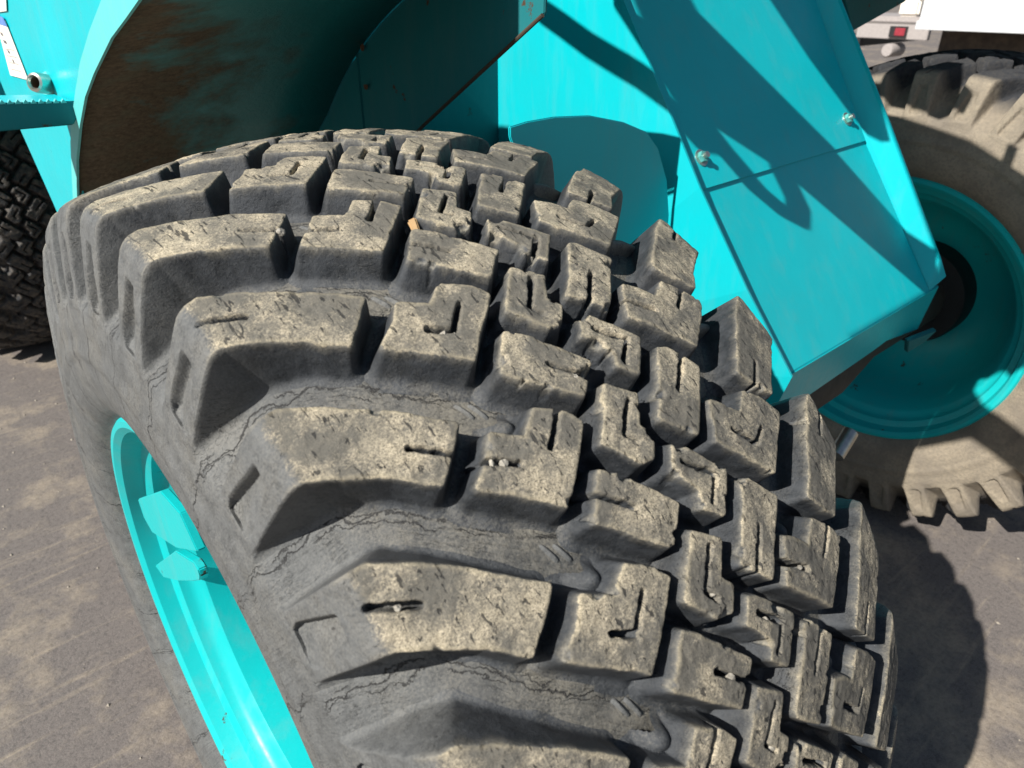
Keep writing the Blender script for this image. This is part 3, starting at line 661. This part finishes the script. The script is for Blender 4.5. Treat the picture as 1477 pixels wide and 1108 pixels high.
for i in range(40): F.append((2 * i, 2 * i + 1, 2 * i + 3, 2 * i + 2))
fw = mesh_obj('fender', V, F, PAINTR_SHADED, crane, True); md = fw.modifiers.new('t', 'SOLIDIFY'); md.thickness = .004
# unseen added beams that carry the shadow plates, well behind the visible panels
box('caster_cross_beam', (-.25, .60, 1.88), (1.70, .72, 2.32), PAINT, crane, .004)
box('caster_support_arm', (.0, .29, 2.20), (.10, .60, 2.30), PAINT, crane, .003)
box('caster_support_arm', (.46, .29, 2.24), (.58, .60, 2.31), PAINT, crane, .003)
box('caster_support_arm', (.80, .13, 1.935), (.86, .60, 1.97), PAINT, crane, .003)
tube('caster_strut', [(.62, -.207, 1.77), (.74, -.207, 1.95)], .012, PAINT, crane)
# far wing: underside in the shade-darkened paint
plate('fender', [(1.70, .3, 1.473), (1.78, .3, 1.395), (2.074, .3, 1.464), (2.25, .3, 1.60), (1.9, .3, 1.75), (1.6, .3, 1.70)], .006, PAINTR_SHADED, crane)

# ------------------------------------------------------------------ background vehicles
tr = empty('truck', (11.4, 1, 0)); tag(tr, 'white box truck standing beyond the far wheel', 'truck')
def rel(p, o=(11.4, 1, 0)): return tuple(a - b for a, b in zip(p, o))
plate('cargo_box', [rel(p) for p in [(11.5, 4.0, 1.05), (11.5, 4.0, 2.9), (11.1, -5, 2.9), (11.1, -5, 1.05)]], 2.2, WHITE, tr, .01, flip=True)
box('chassis', rel((11.9, -4.6, .62)), rel((12.2, 3.8, .96)), BROWN, tr)
for y in (1.8, -.6, -3.8):
    wt = revolve('wheel', [(0, .28), (-.02, .42), (.02, .47), (.24, .47), (.28, .42), (.28, .2)], DARK, tr, 40, center=rel((11.6, y, .47)))
    revolve('rim', [(.02, .28), (.06, .24), (.10, .10), (.05, 0)], ZINC, wt, 30, center=rel((11.6, y, .47)))
plate('lower_rail', [rel(p) for p in [(11.47, 4.02, .97), (11.47, 4.02, 1.08), (11.07, -5, 1.08), (11.07, -5, .97)]], .08, WHITE, tr, .004, flip=True)
for (y_, z_, k_) in ((.60, 1.27, .045), (.57, 1.15, .02), (2.2, 1.12, .02)):
    xx_ = 11.1 + (y_ + 5) / 9 * .4 - .012; plate('rust_mark', [rel((xx_, y_ + k_, z_ + k_ * .4)), rel((xx_, y_ + k_ * .2, z_ + k_)), rel((xx_, y_ - k_ * .7, z_ + k_ * .3)), rel((xx_, y_ - k_ * .3, z_ - k_ * 1.2)), rel((xx_, y_ + k_ * .5, z_ - k_))], .003, RUST, tr, 0)

tl = empty('trailer', (14.0, 6.6, 0)); tag(tl, 'grey flat trailer with a red tail lamp left of the white truck', 'trailer')
def rt(p): return tuple(a - b for a, b in zip(p, (14.0, 6.6, 0)))
box('bed', rt((13.9, 4.8, .96)), rt((15.8, 6.4, 1.05)), GREY, tl, .01)
rb = box('rear_beam', rt((13.8, 4.72, .70)), rt((13.92, 5.95, .93)), GREY, tl, .01)
box('lamp_housing', rt((13.765, 5.06, .735)), rt((13.80, 5.36, .905)), BLACK, tl, .004)
box('tail_lamp', rt((13.75, 5.09, .76)), rt((13.766, 5.26, .88)), RED, tl, .004)
box('load', rt((13.95, 5.02, 1.052)), rt((14.5, 5.36, 1.32)), PAPER, tl, .04)
box('frame_rail', rt((14.0, 5.9, .55)), rt((16.5, 6.2, .74)), BLACK, tl, .01)
revolve('roller', [(0, 0), (0, .09), (.03, .11), (.50, .11), (.53, .09), (.53, .0)], GREY, tl, 28, center=rt((13.70, 5.30, .52)))
# ------------------------------------------------------------------ small things caught in the tread
def on_tread(t, y, drop):
    th = (y - .052) * PITCH; s_ = -1 if t < 0 else 1
    ox = float(np.interp(abs(t) / 1000, Tt, Ox)) * s_; r_ = float(np.interp(abs(t) / 1000, Tt, Or_)) - drop
    return Vector((ox, -r_ * math.sin(th), HUB + r_ * math.cos(th)))
def lump(name, loc, size, seed, mat):
    bm = bmesh.new(); bmesh.ops.create_icosphere(bm, subdivisions=2, radius=1); r = random.Random(seed)
    ph = [r.uniform(0, 6) for _ in range(6)]
    for v in bm.verts:
        n = v.co.copy(); k = 1 + .18 * math.sin(3 * n.x + ph[0]) + .15 * math.sin(4 * n.y + ph[1]) + .12 * math.sin(5 * n.z + ph[2])
        v.co = Vector((n.x * size[0], n.y * size[1], n.z * size[2])) * k
    o = bm_obj(name, bm, mat); o.location = loc; o.rotation_euler = (r.uniform(0, 3), r.uniform(0, 3), r.uniform(0, 3)); return o
PEB = [(-121, 1.43, 'slit of the second block, near the tyre top'), (-160, 1.28, 'slit of a broad shoulder block near the tyre top'),
 (-112, 2.59, 'notched block above the middle, left of a pair'), (-105, 2.625, 'notched block above the middle, right of a pair'),
 (-45, 3.15, 'centre block above the middle, upper of a pair'), (-36, 3.20, 'centre block above the middle, lower of a pair'),
 (-139, 3.425, 'notched block at the middle, left of a pair'), (-131, 3.46, 'notched block at the middle, right of a pair'),
 (-21, 4.69, 'hook of the L-shaped block right of the tyre middle'), (-243, 3.84, 'slit of the broad shoulder block at the bottom left'),
 (21, 5.03, 'hook of a small centre block low on the right'), (-38, 5.155, 'slit of the centre block nearest the bottom edge'), (-20, 5.70, 'hook of the lowest L-shaped block'),
 (90, 4.955, 'slit of the squarish notched block low on the right')]
for i, (t, y, where) in enumerate(PEB):
    k = .0020 + .0016 * ((i * 37) % 10) / 10
    p_ = lump('pebble', on_tread(t, y, .0035), (k * 1.3, k, k * .9), i, STONE)
    tag(p_, 'tiny pebble in the ' + where, 'pebble', 'pebbles wedged in the tread of the nearest tyre')
wc = plate('wood_chip', [on_tread(-60, 1.60, .006), on_tread(-52, 1.61, .003), on_tread(-54, 1.70, .010), on_tread(-60, 1.72, .014)], .004, WOOD)
tag(wc, 'small tan wood chip stuck between two tread blocks near the top of the tyre', 'wood chip')
# loose grit on the ground
rg = random.Random(5); V = []; F = []
for i in range(900):
    x, y = rg.uniform(-2.2, 3.2), rg.uniform(-.9, 3.8); s_ = rg.uniform(.0015, .006) * (1.8 if rg.random() < .06 else 1); b = len(V)
    V += [(x + s_ * rg.uniform(.7, 1.3) * a, y + s_ * rg.uniform(.7, 1.3) * c, s_ * h) for a, c, h in ((1, 0, .1), (0, 1, .2), (-1, 0, .1), (0, -1, .15), (.1, .1, .9))]
    F += [(b, b + 1, b + 4), (b + 1, b + 2, b + 4), (b + 2, b + 3, b + 4), (b + 3, b, b + 4)]
gr_ = mesh_obj('gravel', V, F, plain('grit', (0.30, 0.265, 0.22), 0.9)); tag(gr_, 'fine loose grit scattered over the dusty asphalt', 'gravel', kind='stuff')
